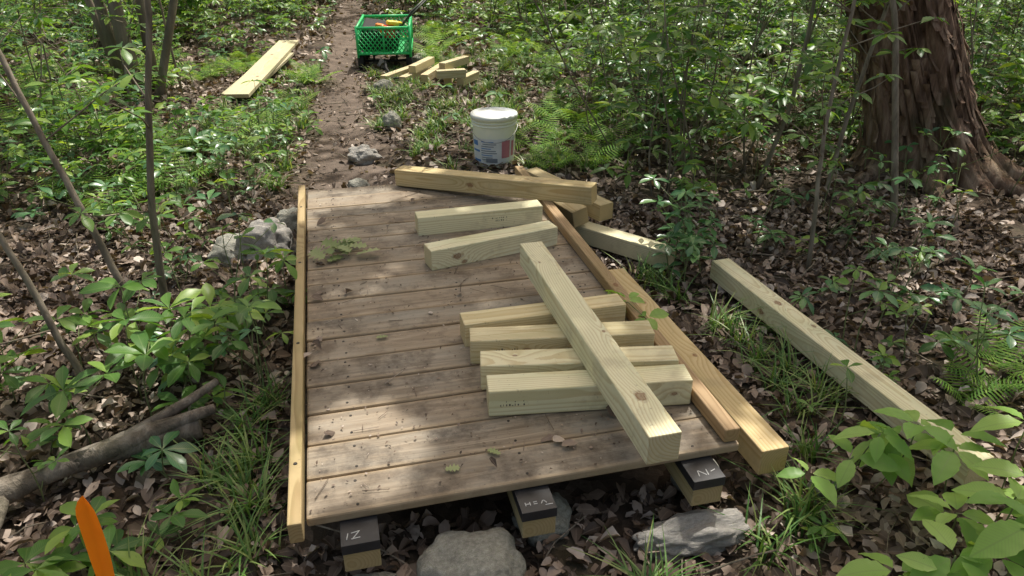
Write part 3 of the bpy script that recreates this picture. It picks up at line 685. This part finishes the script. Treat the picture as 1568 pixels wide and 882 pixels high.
v=Veg()
for (x,y,h,s) in [(1.02,1.60,.28,.115),(1.12,1.62,.3,.11),(.95,1.58,.22,.1),(1.2,1.55,.27,.12),(1.1,1.36,.22,.12),(1.22,1.33,.3,.13),(1.02,1.20,.26,.12),(1.18,1.2,.34,.13),(1.3,1.42,.3,.13),(1.28,1.22,.36,.13),(.98,1.18,.24,.11),(1.38,1.55,.35,.12)]:
    z=float(hgt(x,y)); P=wob((x+rng.normal(0,.05),y+.05,z),(x,y,z+h),5,.01); v.mb.tube(P,.0022,5,0)
    for q in (P[-1],P[3]+np.array([rng.normal(0,.06),rng.normal(0,.06),0])):
        v.whorl(q,rng.integers(3,6),s,1,-.05)
for (x,y,z) in [(.42,2.33,.27),(.47,2.22,.26),(.40,2.4,.22)]: v.whorl((x,y,z+.02),4,.085,1,.1)
v.mb.tube([(.36,2.5,.12),(.42,2.33,.28),(.48,2.2,.27)],.002,4,0)
v.flush({1:LEAF_OV}); v.mb.build('broadleaf_plant',[M_stemg,M_leaf_lite])

def shrub(v,x,y,H,ls,mi,dens=1.0,nst=None):
    z=float(hgt(x,y))
    for s in range(nst or rng.integers(1,4)):
        tx,ty=rng.normal(0,.28,2)*H*.7; P=wob((x+rng.normal(0,.04),y+rng.normal(0,.04),z-.02),(x+tx,y+ty,z+H*rng.uniform(.7,1.1)),8,.05)
        v.mb.tube(P,np.linspace(.007,.0025,8)*(.7+H*.3),4,0)
        for b in range(int(rng.integers(8,14)*dens)):
            f=rng.uniform(.2,1); p=P[int(f*7)]; an=rng.uniform(0,6.28); L=rng.uniform(.1,.42)
            q=p+np.array([L*math.cos(an),L*math.sin(an),L*rng.uniform(-.1,.7)]); v.mb.tube([p,(p+q)/2+[0,0,.02],q],.0022,3,0)
            v.whorl(q,rng.integers(5,8),ls,mi,rng.uniform(-.3,.3))
            if rng.uniform()<.7: v.whorl((p+q)/2,4,ls*.85,mi,0)
v=Veg()
def ok_shrub(x,y,H):
    if blocked(x,y,.2): return False
    r=x/y
    if y<9.5 and -.46<r<.10: return False
    if y<14 and abs(x-np.interp(y,PY,PX))<.7: return False
    if abs(x-2.7)<.6 and y<5: return False
    return True
for i in range(580):
    if i%5<3: x=rng.uniform(.5,10);y=rng.uniform(4.2,14); d=.85
    else: x=rng.uniform(-11,-1.8);y=rng.uniform(4.2,15); d=.95
    H=rng.uniform(.4,1.6)
    if not ok_shrub(x,y,H): continue
    shrub(v,x,y,H,rng.uniform(.07,.12),rng.choice([1,1,1,2]) if x<0 else rng.choice([1,1,2]),d)
for i in range(210):
    y=rng.uniform(9.8,19); x=rng.uniform(-7,7)
    if not ok_shrub(x,y,1): continue
    shrub(v,x,y,rng.uniform(.4,1.4),rng.uniform(.1,.16),1,.9)
v.flush({1:LEAF_LO,2:LEAF_LO}); v.mb.build('forest_understory_shrubs',[M_stem,M_leaf,M_leaf_dark])

# ferns
def frond_t():
    V=[];F=[];U=[]; n=20
    for i in range(n):
        f=(i+1)/(n+1); y=f; z=.55*f-.55*f*f*1.0; wd=.26*math.sin(min(1,f*1.15+.12)*math.pi)**.8*(1-f*.35)
        for sg in (-1,1):
            b=len(V); dy=.017
            for (a,bb) in ((0,-.6),(0,.6),(.55,1.0),(1,.9),(.55,-.4)):
                V.append((sg*wd*a,y+dy*bb+a*.05,z-.08*a*a*wd*3)); U.append((.3+a*.1,f))
            F+=[(b,b+1,b+2),(b,b+2,b+4),(b+4,b+2,b+3)] if sg>0 else [(b,b+2,b+1),(b,b+4,b+2),(b+4,b+3,b+2)]
    return np.array(V,float),np.array(F),np.array(U,float)
FR=frond_t(); m=MB()
fp=[(.17,5.2,.42),(.55,5.8,.5),(.0,5.5,.4),(.38,5.35,.4),(.8,6.1,.45),(.35,6.0,.45),(1.75,2.2,.35),(1.9,2.35,.35),(1.6,2.1,.25),(.5,4.7,.38),(.75,5.2,.4),(.3,4.85,.3),(.25,4.6,.3),(.6,5.0,.4)]
for i in range(60):
    x=rng.uniform(-5,-1.9);y=rng.uniform(3.9,8.5)
    if blocked(x,y,.2) or (-2.8<x<-2.1 and y>5.5): continue
    fp.append((x,y,rng.uniform(.3,.5)))
for i in range(70):
    x=rng.uniform(-1,2.5);y=rng.uniform(8.2,13)
    if blocked(x,y,.2) : continue
    fp.append((x,y,rng.uniform(.35,.6)))
for x,y,s in fp:
    K=rng.integers(5,9); yw=rng.uniform(0,6.28)+np.arange(K)*6.28/K+rng.normal(0,.2,K); z=float(hgt(x,y))
    m.inst(FR,rots(yw,rng.uniform(.1,.5,K),rng.normal(0,.15,K)),np.tile([x,y,z],(K,1)),s*rng.uniform(.8,1.15,K))
m.build('fern_patch',[M_fern])

# grass tufts
def blade_t(bend):
    V=[];F=[];U=[];n=7
    for i in range(n):
        f=i/(n-1); w_=.011*(1-f**2.2)+.0005; y=bend*f**1.8; z=f*(1-.35*bend*f)
        V+=[(-w_,y,z),(w_,y,z+.004)]; U+=[(.42,f),(.44,f)]
    for i in range(n-1): a=2*i; F+=[(a,a+1,a+3),(a,a+3,a+2)]
    return np.array(V,float),np.array(F),np.array(U,float)
BL=[blade_t(b) for b in (.35,.7,1.05,1.4)]; m=MB()
tf=[(-.80,1.75),(-.86,1.90),(-.74,1.55),(-.84,2.02),(-.70,1.40),(-.9,1.68),(.97,2.2),(1.03,2.32),(.9,2.5),(1.0,2.08),(.86,2.62),(1.10,2.15),(.82,1.56),(.88,1.62),(.68,3.0),(.74,2.88),(.35,1.28),(.7,1.45),(-.95,1.3),(-.8,1.26),(1.12,2.6),(.62,3.1),(.95,1.85),(-.78,1.64),(.93,2.35)]
for i in range(200):
    x=rng.uniform(-2.6,-.9);y=rng.uniform(4.2,8)
    if pathd(x,y)<1.1 or pathd(x,y)>4.5: continue
    tf.append((x,y))
for i in range(190):
    x=rng.uniform(-1.1,.8);y=rng.uniform(4.6,9)
    if pathd(x,y)<1.1 : continue
    tf.append((x,y))
for x,y in tf:
    K=rng.integers(28,56) if y<4 else rng.integers(22,42); pk_=rng.integers(0,4,K); yw=rng.uniform(0,6.28,K)
    for b in range(4):
        k=pk_==b; n=k.sum()
        if n==0: continue
        S=rng.uniform(.08,.2,n)*(1 if y<4 else .7); xx=x+rng.normal(0,.025,n); y2=y+rng.normal(0,.025,n)
        SS=np.stack([np.full(n,.3 if y<4 else .42),S,S],1)
        m.inst(BL[b],rots(yw[k],np.zeros(n),np.zeros(n)),np.stack([xx,y2,hgt(xx,y2)],1),SS)
m.build('grass_tufts',[M_grass])

# ------------------------------------------------------------ unseen overhead leaves, added to shade the scene, gaps shaped for sun patches
sunny=[(-.42,1.59,.17,.2),(-.86,3.55,.2,.14),(-.55,3.62,.13,.1),(-1.2,3.33,.24,.22),(-.6,5.85,.42,.46),(-1.75,4.95,.45,.45),(-1.15,3.05,.15,.1),(.72,1.66,.12,.09),(.58,1.74,.09,.1),(1.22,2.3,.06,.3),(1.12,1.4,.25,.28),(.12,3.22,.09,.08),(.45,1.38,.14,.09),(-1.02,4.95,.16,.14),(-2.5,7.5,.4,1.2),(-.9,7.5,.6,.5),(-1.5,9,.9,1.3),(-.55,1.34,.07,.15),(1.9,1.9,.3,.2),(2.2,6.5,.3,.3),(.5,3.3,.12,.08),(-2.3,4.2,.35,.3),(-1.9,5.6,.35,.35),(.68,3.23,.1,.07),(-2.0,2.6,.25,.2),(-1.3,2.2,.16,.16),(2.0,3.2,.2,.2),(2.3,4.35,.12,.6),(1.3,3.9,.2,.12),(-3.2,5.5,.5,.4),(-1.25,1.95,.12,.12),(.9,1.35,.12,.12),(-1.5,1.6,.15,.12),(-.2,3.85,.3,.05),(-1.5,6.5,.35,.5),(-1.1,4.5,.12,.1),(.9,2.7,.08,.12),(-2.3,10.5,.9,1.2),(-1.9,7.8,.4,.7),(-.05,4.75,.1,.1),(.3,9.5,.8,.6),(-.6,12.5,1.2,1.0),(-4.5,8,.8,.6)]
def inside(gx,gy,mg):
    k=np.zeros(len(gx),bool)
    wob_=.22*np.sin(gx*17+gy*9)+.2*np.sin(gx*-11+gy*23)
    for (a,b,ra,rb) in sunny: k|=((((gx-a)/(ra+mg))**2+((gy-b)/(rb+mg))**2)<1+wob_)
    return k
n=54000; gx=rng.uniform(-11,11,n); gy=rng.uniform(-.2,17,n); z=rng.uniform(7.0,8.6,n)
keep=np.abs(gx)<1.8+.66*np.maximum(gy,0)
keep&=~inside(gx,gy,.05)
nz=np.sin(gx*1.7+1.3*np.sin(gy*1.1))+np.sin(gy*2.1+1.7*np.sin(gx*1.3+2))+.9*np.sin(gx*5.1+gy*3.3)+.9*np.sin(gx*3.1-gy*5.7+1)+.8*np.sin(gx*9.1-gy*8.7+1)
far=np.clip((gy-4)/5,0,1)
prob=np.where(nz>.7,.03,1.0)*(1-.7*far)
near=(gy<4.1)&(np.abs(gx)<1.1); prob=np.where(near,1.0,prob)
keep&=rng.uniform(0,1,n)<prob
gx,gy,z=gx[keep],gy[keep],z[keep]
n2=3000; ex=rng.uniform(-1.2,1.2,n2); ey=rng.uniform(.6,4.2,n2); ez=rng.uniform(7.0,8.6,n2); k2=~inside(ex,ey,.05)
gx=np.concatenate([gx,ex[k2]]);gy=np.concatenate([gy,ey[k2]]);z=np.concatenate([z,ez[k2]])
K=len(gx); x=gx+SD.x/SD.z*(z-.2); y=gy+SD.y/SD.z*(z-.2)
CT=(LEAF_LO[0]-np.array([0,.5,0]),LEAF_LO[1],LEAF_LO[2])
m=MB(); m.inst(CT,rots(rng.uniform(0,6.28,K),rng.normal(0,.35,K),rng.normal(0,.35,K)),np.stack([x,y,z],1),rng.uniform(.13,.25,K)); m.build('shade_canopy',[M_canopy])
